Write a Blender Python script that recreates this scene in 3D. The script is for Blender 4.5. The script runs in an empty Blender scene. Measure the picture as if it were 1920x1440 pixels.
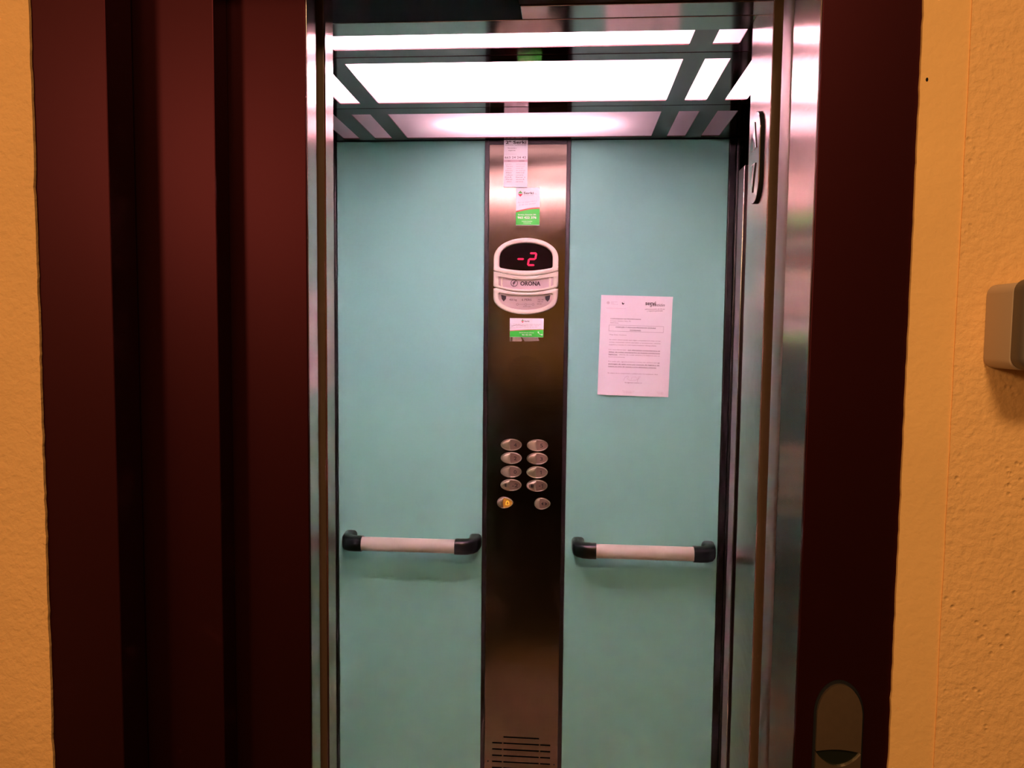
import bpy, bmesh, math, random
from mathutils import Vector, Matrix
random.seed(7)
C = bpy.context.collection
SC = bpy.context.scene
PI = math.pi

# ------------------------------------------------------------------ camera, world, lamps, exposure
cam = bpy.data.cameras.new('camera')
cam.sensor_fit = 'HORIZONTAL'
cam.sensor_width = 36.0
cam.lens = 36.0 * 1442.36 / 1920
cam.clip_start = 0.02
camo = bpy.data.objects.new('camera', cam)
C.objects.link(camo)
yaw, pit, rol = 0.07477986, -0.06964048, 0.01066887
cy_, sy_, cp_, sp_ = math.cos(yaw), math.sin(yaw), math.cos(pit), math.sin(pit)
fw = Vector((-sy_ * cp_, cy_ * cp_, sp_))
r0 = Vector((cy_, sy_, 0.0))
u0 = r0.cross(fw)
rt = math.cos(rol) * r0 + math.sin(rol) * u0
up = -math.sin(rol) * r0 + math.cos(rol) * u0
M = Matrix(((rt.x, up.x, -fw.x), (rt.y, up.y, -fw.y), (rt.z, up.z, -fw.z))).to_4x4()
M.translation = Vector((0, 0, 1.52))
camo.matrix_world = M
SC.camera = camo

w = bpy.data.worlds.new('world')
SC.world = w
w.use_nodes = True
w.node_tree.nodes['Background'].inputs[0].default_value = (0.02, 0.016, 0.012, 1)
w.node_tree.nodes['Background'].inputs[1].default_value = 0.3

hl = bpy.data.lights.new('hall_lamp', 'AREA')           # the landing's warm ceiling lamp
hl.shape = 'DISK'
hl.size = 0.40
hl.energy = 27
hl.color = (1.0, 0.64, 0.32)
hlo = bpy.data.objects.new('hall_lamp', hl)
hlo.location = (0.15, -0.45, 2.66)
C.objects.link(hlo)
h2 = bpy.data.lights.new('hall_lamp_far', 'AREA')       # warm wall lamp on the left side wall of the landing, behind the camera
h2.shape = 'DISK'
h2.size = 0.45
h2.energy = 21
h2.color = (1.0, 0.64, 0.32)
h2o = bpy.data.objects.new('hall_lamp_far', h2)
h2o.location = (-1.40, -1.20, 2.15)
h2o.rotation_euler = (0, math.radians(-90), math.radians(25))
C.objects.link(h2o)

vs = SC.view_settings
vs.view_transform = 'Standard'
vs.look = 'None'
vs.exposure = 0.0
vs.gamma = 1.0
vs.use_curve_mapping = False
SC.cycles.max_bounces = 12
SC.cycles.diffuse_bounces = 6
SC.cycles.sample_clamp_indirect = 150.0

TUBE_COL = (1.0, 0.59, 0.68)
TUBE1, TUBE2, TUBE3 = 415.0, 105.0, 42.0     # the front tube shines hardest, the short rear one least

# ------------------------------------------------------------------ materials
def new_mat(name):
    m = bpy.data.materials.new(name)
    m.use_nodes = True
    return m, m.node_tree.nodes, m.node_tree.links, m.node_tree.nodes['Principled BSDF']

def mat(name, col, rough=0.5, metal=0.0, var=0.0, vscale=8.0, bump=0.0, bscale=60.0, stretch=None,
        emit=None, estr=0.0, spec=0.5, coat=0.0, aniso=0.0, rvar=0.0):
    m, n, l, b = new_mat(name)
    b.inputs['Base Color'].default_value = (*col, 1)
    b.inputs['Roughness'].default_value = rough
    b.inputs['Metallic'].default_value = metal
    b.inputs['Specular IOR Level'].default_value = spec
    b.inputs['Coat Weight'].default_value = coat
    b.inputs['Coat Roughness'].default_value = 0.15
    if aniso:
        b.inputs['Anisotropic'].default_value = aniso
    if emit:
        b.inputs['Emission Color'].default_value = (*emit, 1)
        b.inputs['Emission Strength'].default_value = estr
    if var or bump or rvar:
        tc = n.new('ShaderNodeTexCoord')
        mp = n.new('ShaderNodeMapping')
        l.new(tc.outputs['Object'], mp.inputs['Vector'])
        if stretch:
            mp.inputs['Scale'].default_value = stretch
        if var or rvar:
            nz = n.new('ShaderNodeTexNoise')
            nz.inputs['Scale'].default_value = vscale
            nz.inputs['Detail'].default_value = 4
            l.new(mp.outputs['Vector'], nz.inputs['Vector'])
            if var:
                mx = n.new('ShaderNodeMix')
                mx.data_type = 'RGBA'
                mx.inputs[6].default_value = (*[c * (1 - var) for c in col], 1)
                mx.inputs[7].default_value = (*[min(1, c * (1 + var)) for c in col], 1)
                l.new(nz.outputs['Fac'], mx.inputs[0])
                l.new(mx.outputs[2], b.inputs['Base Color'])
            if rvar:
                mr = n.new('ShaderNodeMapRange')
                mr.inputs['To Min'].default_value = rough - rvar
                mr.inputs['To Max'].default_value = rough + rvar
                l.new(nz.outputs['Fac'], mr.inputs['Value'])
                l.new(mr.outputs['Result'], b.inputs['Roughness'])
        if bump:
            nb = n.new('ShaderNodeTexNoise')
            nb.inputs['Scale'].default_value = bscale
            nb.inputs['Detail'].default_value = 5
            l.new(mp.outputs['Vector'], nb.inputs['Vector'])
            bp = n.new('ShaderNodeBump')
            bp.inputs['Strength'].default_value = 1.0
            bp.inputs['Distance'].default_value = bump
            l.new(nb.outputs['Fac'], bp.inputs['Height'])
            l.new(bp.outputs['Normal'], b.inputs['Normal'])
    return m

def plaster(name, col, relief, scale, pits):
    m, n, l, b = new_mat(name)
    b.inputs['Roughness'].default_value = 0.75
    b.inputs['Specular IOR Level'].default_value = 0.25
    tc = n.new('ShaderNodeTexCoord')
    big = n.new('ShaderNodeTexNoise'); big.inputs['Scale'].default_value = 5; big.inputs['Detail'].default_value = 5
    l.new(tc.outputs['Object'], big.inputs['Vector'])
    mx = n.new('ShaderNodeMix'); mx.data_type = 'RGBA'
    mx.inputs[6].default_value = (*[c * 0.86 for c in col], 1)
    mx.inputs[7].default_value = (*[c * 1.12 for c in col], 1)
    l.new(big.outputs['Fac'], mx.inputs[0])
    l.new(mx.outputs[2], b.inputs['Base Color'])
    nz = n.new('ShaderNodeTexNoise'); nz.inputs['Scale'].default_value = scale; nz.inputs['Detail'].default_value = 4
    nz.inputs['Distortion'].default_value = 0.2
    l.new(tc.outputs['Object'], nz.inputs['Vector'])
    h = nz.outputs['Fac']
    if pits:
        vo = n.new('ShaderNodeTexVoronoi'); vo.inputs['Scale'].default_value = 95
        l.new(tc.outputs['Object'], vo.inputs['Vector'])
        mr = n.new('ShaderNodeMapRange')
        mr.inputs['From Min'].default_value = 0.08; mr.inputs['From Max'].default_value = 0.30
        l.new(vo.outputs['Distance'], mr.inputs['Value'])
        gate = n.new('ShaderNodeTexNoise'); gate.inputs['Scale'].default_value = 22
        l.new(tc.outputs['Object'], gate.inputs['Vector'])
        gr = n.new('ShaderNodeMapRange')
        gr.inputs['From Min'].default_value = 0.52; gr.inputs['From Max'].default_value = 0.62
        l.new(gate.outputs['Fac'], gr.inputs['Value'])
        inv = n.new('ShaderNodeMath'); inv.operation = 'SUBTRACT'; inv.inputs[0].default_value = 1.0
        l.new(mr.outputs['Result'], inv.inputs[1])
        mul = n.new('ShaderNodeMath'); mul.operation = 'MULTIPLY'
        l.new(inv.outputs[0], mul.inputs[0]); l.new(gr.outputs['Result'], mul.inputs[1])
        m2 = n.new('ShaderNodeMath'); m2.operation = 'MULTIPLY_ADD'
        m2.inputs[1].default_value = -pits
        l.new(mul.outputs[0], m2.inputs[0]); l.new(nz.outputs['Fac'], m2.inputs[2])
        h = m2.outputs[0]
    bp = n.new('ShaderNodeBump'); bp.inputs['Strength'].default_value = 1.0
    bp.inputs['Distance'].default_value = relief
    l.new(h, bp.inputs['Height'])
    l.new(bp.outputs['Normal'], b.inputs['Normal'])
    return m

def diffuser(name, tint):
    m, n, l, b = new_mat(name)
    n.remove(b)
    out = n['Material Output']
    tr = n.new('ShaderNodeBsdfTranslucent'); tr.inputs['Color'].default_value = (*tint, 1)
    df = n.new('ShaderNodeBsdfDiffuse'); df.inputs['Color'].default_value = (0.75, 0.72, 0.74, 1)
    mx = n.new('ShaderNodeMixShader'); mx.inputs[0].default_value = 0.22
    l.new(tr.outputs[0], mx.inputs[1]); l.new(df.outputs[0], mx.inputs[2])
    l.new(mx.outputs[0], out.inputs['Surface'])
    return m

def glow(name, col, s):
    m, n, l, b = new_mat(name)
    b.inputs['Base Color'].default_value = (0.02, 0.02, 0.02, 1)
    b.inputs['Emission Color'].default_value = (*col, 1)
    b.inputs['Emission Strength'].default_value = s
    return m

PLASTER_L = plaster('plaster_left', (0.76, 0.43, 0.165), 0.0022, 110, 0)
PLASTER_R = plaster('plaster_right', (0.76, 0.43, 0.165), 0.0020, 120, 0.5)
PLASTER_S = plaster('plaster_smooth', (0.76, 0.44, 0.16), 0.0007, 110, 0)
BROWN = mat('brown_lacquer', (0.011, 0.0022, 0.0016), 0.42, var=0.10, vscale=3, spec=0.42)
BROWN.node_tree.nodes['Principled BSDF'].inputs['Specular Tint'].default_value = (1.0, 0.19, 0.27, 1)
STEEL = mat('satin_steel', (0.60, 0.55, 0.52), 0.16, 1.0, bump=0.00006, bscale=16, rvar=0.03)
STEEL_JAMB = mat('polished_jamb_steel', (0.66, 0.49, 0.43), 0.17, 1.0, bump=0.0001, bscale=25, stretch=(1, 1, 2.2))
BRONZE = mat('brushed_champagne_steel', (0.145, 0.120, 0.092), 0.15, 1.0, var=0.06, vscale=30, stretch=(0.4, 1, 14), rvar=0.03)
CEIL = mat('dark_polished_steel', (0.19, 0.092, 0.088), 0.08, 1.0, var=0.04)
SOFFIT = mat('header_steel', (0.30, 0.23, 0.20), 0.10, 1.0, var=0.04)
BLACK = mat('black_trim', (0.012, 0.009, 0.010), 0.35, spec=0.4)
BLACKM = mat('black_matt', (0.006, 0.006, 0.007), 0.8, spec=0.2)
PURPLE = mat('dark_anodised_trim', (0.016, 0.009, 0.010), 0.35, 0.0)
TEAL = mat('pale_teal_laminate', (0.21, 0.54, 0.45), 0.55, var=0.03, vscale=4, spec=0.25, bump=0.00006, bscale=700)
FLOORC = mat('cab_floor_vinyl', (0.52, 0.37, 0.22), 0.5, var=0.25, vscale=30)
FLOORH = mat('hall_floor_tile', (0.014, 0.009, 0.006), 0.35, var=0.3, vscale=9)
HALLDARK = mat('hall_dark', (0.012, 0.007, 0.005), 0.5, var=0.2, vscale=6)  # near-black for the added screen and the corridor ends, to reflect dark
HALLP = mat('hall_plaster', (0.72, 0.54, 0.36), 0.8, var=0.08, vscale=5, spec=0.2)
HALLC = mat('hall_ceiling', (0.55, 0.44, 0.30), 0.8, var=0.05)
WHITE = mat('housing_white', (0.42, 0.40, 0.42), 0.7, var=0.02)
PANE = diffuser('opal_pane', (0.90, 0.86, 0.88))
TUBES = [glow('tube_glow', TUBE_COL, t) for t in (TUBE1, TUBE2, TUBE3)]
BEIGE = mat('beige_plastic', (0.60, 0.57, 0.44), 0.38, var=0.03, vscale=40)
BUTTON = mat('button_metal', (0.52, 0.46, 0.34), 0.28, 0.7, var=0.05, vscale=60)
BUTTOND = mat('button_window', (0.26, 0.18, 0.14), 0.35, 0.4, var=0.08, vscale=90)
SCREEN = mat('display_glass', (0.005, 0.001, 0.002), 0.12, var=0.1, spec=0.15)
LED = glow('led_red', (1.0, 0.012, 0.075), 1.25)
AMBER = glow('led_amber', (1.0, 0.48, 0.03), 1.2)
AMBERD = mat('amber_window', (0.35, 0.17, 0.02), 0.3, var=0.1, emit=(1.0, 0.5, 0.05), estr=0.08)
PLATEM = mat('nameplate_film', (0.50, 0.42, 0.42), 0.35, 0.3, var=0.05)
CAPM = mat('capacity_film', (0.47, 0.40, 0.37), 0.35, 0.3, var=0.05)
INK = mat('ink_black', (0.03, 0.018, 0.02), 0.6, var=0.05)
INKG = mat('ink_grey', (0.24, 0.17, 0.18), 0.6, var=0.05)
INKM = mat('ink_mid', (0.09, 0.055, 0.06), 0.6, var=0.05)
INKF = mat('ink_faint', (0.50, 0.40, 0.42), 0.6, var=0.05)
INKT = mat('ink_tape', (0.62, 0.48, 0.52), 0.6, var=0.05)
INKW = mat('ink_white', (0.80, 0.92, 0.80), 0.5, var=0.02)
GREEN = mat('sticker_green', (0.035, 0.62, 0.045), 0.45, var=0.03)
GREENL = mat('logo_green', (0.13, 0.42, 0.10), 0.5, var=0.05)
RED = mat('logo_red', (0.62, 0.02, 0.03), 0.5, var=0.05)
REDB = mat('band_red', (0.50, 0.06, 0.04), 0.5, var=0.05)
GUARD = mat('brown_guard', (0.13, 0.075, 0.045), 0.5, var=0.08)
SIDEP = mat('side_panel_grey', (0.26, 0.24, 0.24), 0.5, 0.5, var=0.04)
PAPER = mat('paper_white', (0.79, 0.80, 0.81), 0.7, var=0.02, vscale=14)
RESID = mat('glue_residue', (0.30, 0.22, 0.17), 0.7, var=0.15, vscale=80)
RAILB = mat('rail_beige', (0.46, 0.45, 0.37), 0.28, var=0.03, spec=0.5)
RAILE = mat('rail_black', (0.010, 0.013, 0.012), 0.28, spec=0.5, var=0.05)
GREYP = mat('wall_box_grey', (0.42, 0.30, 0.20), 0.5, var=0.04)
DARKP = mat('wall_box_dark', (0.10, 0.075, 0.055), 0.45, var=0.05)
CREAM = mat('wall_box_cream', (0.72, 0.66, 0.52), 0.5, var=0.03)
CALLS = mat('call_plate_steel', (0.75, 0.55, 0.36), 0.38, 1.0, var=0.08, vscale=120)
ARRIS = mat('bright_arris', (0.55, 0.49, 0.46), 0.2, 1.0, var=0.02)

# ------------------------------------------------------------------ mesh helpers
def box(bm, x0, x1, y0, y1, z0, z1, bev=0.0, seg=2):
    vs_ = [bm.verts.new(p) for p in ((x0, y0, z0), (x1, y0, z0), (x1, y1, z0), (x0, y1, z0),
                                     (x0, y0, z1), (x1, y0, z1), (x1, y1, z1), (x0, y1, z1))]
    fs = [bm.faces.new([vs_[i] for i in q]) for q in
          ((0, 3, 2, 1), (4, 5, 6, 7), (0, 1, 5, 4), (1, 2, 6, 5), (2, 3, 7, 6), (3, 0, 4, 7))]
    if bev:
        es = list({e for f in fs for e in f.edges})
        bmesh.ops.bevel(bm, geom=es, offset=bev, segments=seg, affect='EDGES', profile=0.5)

def prism(bm, pts, a, b, plane='xz'):
    """closed outline pts extruded from a to b along the third axis"""
    def P(p, t):
        return {'xz': (p[0], t, p[1]), 'yz': (t, p[0], p[1]), 'xy': (p[0], p[1], t)}[plane]
    A = [bm.verts.new(P(p, a)) for p in pts]
    B = [bm.verts.new(P(p, b)) for p in pts]
    bm.faces.new(A)
    bm.faces.new(B[::-1])
    k = len(pts)
    for i in range(k):
        bm.faces.new((A[i], B[i], B[(i + 1) % k], A[(i + 1) % k]))

def loft(bm, loops, close=True, caps=(True, True)):
    """loops: lists of 3D points with equal counts, joined in order"""
    L = [[bm.verts.new(p) for p in lp] for lp in loops]
    k = len(L[0])
    for a, b in zip(L, L[1:]):
        for i in range(k if close else k - 1):
            bm.faces.new((a[i], a[(i + 1) % k], b[(i + 1) % k], b[i]))
    if caps[0]:
        bm.faces.new(L[0][::-1])
    if caps[1]:
        bm.faces.new(L[-1])
    return L

def tube(bm, pts, r, n=10, caps=True):
    loops = []
    for i, p in enumerate(pts):
        p = Vector(p)
        a = Vector(pts[max(0, i - 1)]); b = Vector(pts[min(len(pts) - 1, i + 1)])
        t = (b - a).normalized()
        u = t.cross(Vector((0, 0, 1)))
        if u.length < 0.1:
            u = t.cross(Vector((1, 0, 0)))
        u.normalize(); v = t.cross(u)
        loops.append([p + r * (math.cos(2 * PI * j / n) * u + math.sin(2 * PI * j / n) * v) for j in range(n)])
    loft(bm, loops, True, (caps, caps))

def plate_holes(bm, outer, holes, y0, y1):
    # rectangular outline with rectangular openings, cut on the grid of all their edges
    rs = [(min(p[0] for p in h), max(p[0] for p in h), min(p[1] for p in h), max(p[1] for p in h)) for h in [outer] + holes]
    xs = sorted({round(v, 6) for r in rs for v in r[:2]})
    zs = sorted({round(v, 6) for r in rs for v in r[2:]})
    V = {}
    def vert(i, j):
        if (i, j) not in V:
            V[i, j] = bm.verts.new((xs[i], y0, zs[j]))
        return V[i, j]
    fs = []
    for i in range(len(xs) - 1):
        for j in range(len(zs) - 1):
            cx, cz = (xs[i] + xs[i + 1]) / 2, (zs[j] + zs[j + 1]) / 2
            if any(r[0] < cx < r[1] and r[2] < cz < r[3] for r in rs[1:]):
                continue
            fs.append(bm.faces.new((vert(i, j), vert(i + 1, j), vert(i + 1, j + 1), vert(i, j + 1))))
    e = bmesh.ops.extrude_face_region(bm, geom=fs)
    for v in e['geom']:
        if isinstance(v, bmesh.types.BMVert):
            v.co.y = y1

def rect(x0, x1, z0, z1):
    return [(x0, z0), (x1, z0), (x1, z1), (x0, z1)]

def ell(cx, cz, a, b, n=40):
    return [(cx + a * math.cos(2 * PI * i / n), cz + b * math.sin(2 * PI * i / n)) for i in range(n)]

def obj(name, bm, m, parent=None, smooth=None):
    bmesh.ops.recalc_face_normals(bm, faces=bm.faces[:])
    me = bpy.data.meshes.new(name)
    bm.to_mesh(me)
    bm.free()
    me.materials.append(m)
    if smooth is not None:
        for p in me.polygons:
            p.use_smooth = True
        try:
            me.set_sharp_from_angle(angle=math.radians(smooth))
        except Exception:
            pass
    o = bpy.data.objects.new(name, me)
    C.objects.link(o)
    if parent is not None:
        o.parent = parent
    return o

def obox(name, m, parent, *a, bev=0.0):
    bm = bmesh.new()
    box(bm, *a, bev=bev)
    return obj(name, bm, m, parent)

def empty(name, loc=(0, 0, 0)):
    o = bpy.data.objects.new(name, None)
    o.location = loc
    o.empty_display_size = 0.05
    C.objects.link(o)
    return o

def tag(o, label=None, cat=None, group=None, kind=None):
    if label: o['label'] = label
    if cat: o['category'] = cat
    if group: o['group'] = group
    if kind: o['kind'] = kind
    return o

def struct(o, label=None, cat=None):
    return tag(o, label, cat, kind='structure')

def keep_world(o, parent):
    """parent o (built in world coordinates) to an empty that stands elsewhere"""
    o.parent = parent
    o.matrix_parent_inverse = Matrix.Translation(-Vector(parent.location))
    return o

class Ink:
    """flat lettering and marks on the plane y = Y, facing -Y, gathered in one mesh per ink colour"""
    def __init__(s, Y, origin=(0, 0), rot=0.0):
        s.Y, s.o, s.rot, s.bms = Y, origin, rot, {}
    def bm(s, m):
        if m.name not in s.bms:
            s.bms[m.name] = (bmesh.new(), m)
        return s.bms[m.name][0]
    def P(s, u, v, lift=0.0):
        c, n = math.cos(s.rot), math.sin(s.rot)
        return (s.o[0] + c * u - n * v, s.Y - lift, s.o[1] + n * u + c * v)
    def text(s, body, m, u0, u1, v, size, bold=0.0, shear=0.0, slant=0.0, align='L', lift=0.0):
        cu = bpy.data.curves.new('t', 'FONT')
        cu.body = body
        cu.size = 1.0
        cu.resolution_u = 2
        cu.shear = shear
        t = bpy.data.objects.new('t', cu)
        C.objects.link(t)
        dg = bpy.context.evaluated_depsgraph_get()
        me = bpy.data.meshes.new_from_object(t.evaluated_get(dg))
        xs = [q.co.x for q in me.vertices]
        if xs:
            x0, x1 = min(xs), max(xs)
            k = (u1 - u0) / (x1 - x0) if u1 is not None else size
            bm = s.bm(m)
            d = bold * size * 0.8
            for ci, (du, dv) in enumerate(((-d, -d * .5), (d, -d * .5), (-d, d * .5), (d, d * .5)) if bold else ((0, 0),)):
                vv = []
                for q in me.vertices:
                    u = u0 + (q.co.x - x0) * k
                    z = v + q.co.y * size + (u - u0) * slant
                    vv.append(bm.verts.new(s.P(u + du, z + dv, lift + ci * 0.00009)))
                for p in me.polygons:
                    try:
                        bm.faces.new([vv[i] for i in p.vertices])
                    except ValueError:
                        pass
        bpy.data.objects.remove(t)
        bpy.data.curves.remove(cu)
        bpy.data.meshes.remove(me)
    def poly(s, pts, m, lift=0.0):
        bm = s.bm(m)
        bm.faces.new([bm.verts.new(s.P(u, v, lift)) for u, v in pts])
    def line(s, pts, m, wd, lift=0.0):
        bm = s.bm(m)
        prev = None
        for i, p in enumerate(pts):
            a = pts[max(0, i - 1)]; b = pts[min(len(pts) - 1, i + 1)]
            dx, dz = b[0] - a[0], b[1] - a[1]
            L = math.hypot(dx, dz) or 1
            nx, nz = -dz / L * wd / 2, dx / L * wd / 2
            cur = (bm.verts.new(s.P(p[0] + nx, p[1] + nz, lift)), bm.verts.new(s.P(p[0] - nx, p[1] - nz, lift)))
            if prev:
                bm.faces.new((prev[0], prev[1], cur[1], cur[0]))
            prev = cur
    def done(s, parent, names=None, base=None):
        out = []
        for nm, (bm, m) in s.bms.items():
            for f in bm.faces:
                f.normal_update()
                if f.normal.y > 0:
                    f.normal_flip()
            me = bpy.data.meshes.new('print')
            bm.to_mesh(me); bm.free()
            me.materials.append(m)
            o = bpy.data.objects.new((names or {}).get(nm, 'printed_text'), me)
            C.objects.link(o)
            o.parent = parent
            if base is not None:
                o.matrix_parent_inverse = Matrix.Translation(-Vector(base))
            if o.name.startswith('printed_text'):
                o['kind'] = 'stuff'
            out.append(o)
        return out

# ------------------------------------------------------------------ key measures (metres; camera stands at x=0, y=0)
YB = 2.31            # rear wall of the cab
ZC = 2.081           # cab ceiling
YF = 0.90            # face of the landing door frame
XL, XR = -0.3515, 0.2715

# ------------------------------------------------------------------ the landing (hall) around and behind the camera
def jag(z0, z1, x, amp, step=0.012):
    out, z = [], z0
    while z < z1:
        n_ = amp * (random.random() - 0.5) * 2
        if random.random() < 0.06:
            n_ *= 2.2
        out.append((x + n_, z)); z += step * (0.6 + 0.8 * random.random())
    out.append((x, z1))
    return out

bm = bmesh.new()
e = jag(0.0, 2.70, -0.6475, 0.0007)
prism(bm, [(-1.50, 0.0)] + e + [(-1.50, 2.70)], 0.896, 1.00)
struct(obj('wall_left', bm, PLASTER_L), 'orange roughcast plaster wall left of the dark red door frame', 'wall')

bm = bmesh.new()
e = jag(0.0, 2.70, 0.4285, 0.0004, 0.03)
prism(bm, [(2.60, 2.70)] + e[::-1] + [(2.60, 0.0)], 0.8942, 1.00)
struct(obj('wall_right', bm, PLASTER_R), 'pitted orange plaster wall at the right, holding the grey box', 'wall')

bm = bmesh.new()
e = jag(0.0, 2.70, 0.3785, 0.0005)
prism(bm, [(0.4310, 2.70)] + e[::-1] + [(0.4310, 0.0)], 0.896, 1.00)
band = struct(obj('trim_1', bm, PLASTER_S), 'smooth orange plaster band between dark frame and pitted wall', 'trim')
bm = bmesh.new()
prism(bm, ell(0.3853, 1.7990, 0.0013, 0.0021, 14), 0.8955, 0.8970)
tag(obj('nail_hole', bm, BLACKM, band), 'small dark nail hole')

struct(obox('wall_front', HALLP, None, -0.6475, 0.3785, 0.896, 1.00, 2.125, 2.70), 'plaster above the door frame', 'wall')
struct(obox('wall_far_left', HALLP, None, -1.60, -1.50, -1.90, 1.00, 0.0, 2.70), 'orange side wall of the landing', 'wall')
wb = struct(obox('wall_behind', HALLP, None, -1.60, 1.20, -2.00, -1.90, 0.0, 2.70), 'orange wall behind the camera', 'wall')
obox('dark_screen', HALLDARK, wb, -1.50, 1.20, -1.90, -1.88, 0.0, 1.12)  # added unseen dark screen; keeps the control column's reflection dark
struct(obox('wall_far_right', HALLDARK, None, 2.60, 2.70, -2.00, 1.00, 0.0, 2.70), 'dark end of the landing corridor', 'wall')
struct(obox('wall_corridor', HALLDARK, None, 1.20, 2.60, -3.60, -3.50, 0.0, 2.70), 'dark corridor end behind the camera', 'wall')
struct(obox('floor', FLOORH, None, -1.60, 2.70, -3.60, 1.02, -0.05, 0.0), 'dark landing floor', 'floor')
struct(obox('ceiling', HALLC, None, -1.60, 2.70, -3.60, 1.00, 2.70, 2.75), 'landing ceiling', 'ceiling')

# ------------------------------------------------------------------ landing door frame, all dark red brown
def frame_piece(name, m, *a, parent=None, bev=0.0015):
    return obox(name, m, parent, *a, bev=bev)

fl = frame_piece('trim_2', BROWN, -0.66, -0.555, YF, 0.955, 0.0, 2.0)
struct(fl, 'dark red lacquered left stile of the door frame beside orange plaster', 'door frame')
fr = frame_piece('trim_3', BROWN, XR + 0.0006, 0.395, YF, 1.05, 0.0, 2.0)
struct(fr, 'dark brown lacquered right stile of the door frame carrying the call plate', 'door frame')
# steel lining of the right reveal with a bullnose bead at its back edge
bm = bmesh.new()
prism(bm, [(XR + 0.004, YF + 0.004), (XR, YF + 0.004), (XR, 1.010), (XR + 0.0015, 1.0115), (XR + 0.004, 1.0115)], 0.0, 2.0, 'xy')
tag(obj('reveal_lining', bm, STEEL_JAMB, fr), 'polished steel lining of the reveal')
bm = bmesh.new()
prof = [(XR + 0.004, 1.0116), (XR + 0.0015, 1.013)]
for k in range(9):
    a = PI * k / 8
    prof.append((XR + 0.0005 - 0.0035 * math.sin(a), 1.036 - 0.023 * math.cos(a)))
prof += [(XR + 0.004, 1.060), (XR + 0.02, 1.060), (XR + 0.02, 1.052), (XR + 0.004, 1.048)]
prism(bm, prof, 0.0, 2.0, 'xy')
tag(obj('edge_bead', bm, mat('bead_satin', (0.20, 0.145, 0.12), 0.42, 0.85, var=0.05), fr, 27), 'satin rounded bead along the back of the reveal')
struct(frame_piece('trim_4', BROWN, -0.66, 0.395, YF, 0.955, 2.0, 2.125), 'dark brown head of the door frame', 'door frame')

# sliding landing door panels, stacked behind one another at the left
d1 = frame_piece('door_1', BROWN, -0.86, -0.455, 0.968, 1.006, 0.012, 2.0)
struct(d1, 'dark red sliding door panel, middle of the three stepped panels', 'door')
d2 = frame_piece('door_2', BROWN, -0.80, XL - 0.0006, 1.013, 1.053, 0.012, 2.0)
struct(d2, 'dark red sliding door panel with a polished steel leading edge', 'door')
tag(obox('leading_edge', STEEL_JAMB, d2, XL - 0.0025, XL, 1.016, 1.053, 0.012, 2.0, bev=0.001), 'polished steel edge strip')
bm = bmesh.new()
prism(bm, [(-0.80, 1.092), (XL - 0.0016, 1.092), (XL, 1.0936), (XL, 1.1285), (XL - 0.001, 1.1295), (-0.80, 1.1295)], 0.012, 2.0, 'xy')
d3 = struct(obj('door_3', bm, STEEL_JAMB), 'satin steel inner car door edge behind the dark red panels', 'door')

tag(obox('guard_strip', GUARD, d3, -0.42, XL - 0.0022, 1.0905, 1.0922, 0.012, 2.0), 'brown front strip of the car door')

# landing head soffit and a black sheet standing for the dark track slot beside it
hd = struct(obox('trim_5', BROWN, None, -0.86, 0.46, 0.955, 1.176, 2.003, 2.12), 'brown underside of the landing door head', 'trim')
bm = bmesh.new()
box(bm, -0.082, 0.46, 1.1755, 1.224, 2.000, 2.030, bev=0.0012)
tag(obj('head_soffit', bm, SOFFIT, hd), 'steel underside strip of the door head')
bm = bmesh.new()
prism(bm, [(0.9675, 2.003), (0.9675, 1.9995), (1.222, 1.9995), (1.2235, 2.0015), (1.2235, 2.012), (0.9675, 2.012)], -0.86, -0.0835, 'yz')
tag(obj('track_gap_sheet', bm, BLACKM, hd), 'black sheet standing for the dark door track slot')

# ------------------------------------------------------------------ the lift cab
# right front post with the direction indicator, left front post, header
jr = struct(obox('trim_6', STEEL_JAMB, None, 0.2745, 0.52, 1.127, 1.252, 0.0, 2.075),
            'polished steel front post of the car, right of the doorway', 'post')
tag(obox('guard_strip', GUARD, jr, 0.2752, 0.32, 1.1245, 1.1272, 0.0, 2.07), 'brown front strip of the post')
struct(obox('trim_7', STEEL_JAMB, None, -0.78, -0.545, 1.150, 1.252, 0.0, 2.075), 'hidden left front post of the car', 'post')
struct(obox('trim_8', SOFFIT, None, -0.545, 0.2745, 1.226, 1.280, 2.000, 2.081, bev=0.0015),
       'steel header strip above the car doorway under the lit ceiling', 'header')

cf = struct(obox('floor_car', FLOORC, None, -0.78, 0.52, 1.10, 2.36, -0.05, 0.0), 'brown car floor', 'floor')
obox('sill_plate', STEEL, cf, -0.56, 0.40, 1.06, 1.26, -0.002, 0.003)
wcl = struct(obox('wall_car_left', TEAL, None, -0.78, -0.745, 1.25, 2.36, 0.0, 2.10), 'left side wall of the car', 'wall')
wcr = struct(obox('wall_car_right', BLACK, None, 0.500, 0.54, 1.25, 2.36, 0.0, 2.10), 'black right side wall of the car behind the steel panel', 'wall')
sp = empty('side_panel', (0.488, 2.267, 0.0))
tag(sp, 'tall satin steel side panel in the rear right corner of the car', 'panel')
keep_world(obox('panel_sheet', SIDEP, None, 0.4765, 0.500, 2.222, 2.312, 0.02, 1.985, bev=0.0008), sp)
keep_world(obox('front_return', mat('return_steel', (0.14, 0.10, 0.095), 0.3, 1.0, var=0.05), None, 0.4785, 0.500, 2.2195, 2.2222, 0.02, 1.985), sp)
keep_world(tag(obox('bright_edge', ARRIS, None, 0.4755, 0.4785, 2.219, 2.2225, 0.02, 1.985, bev=0.0008), 'bright edge strip'), sp)
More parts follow.
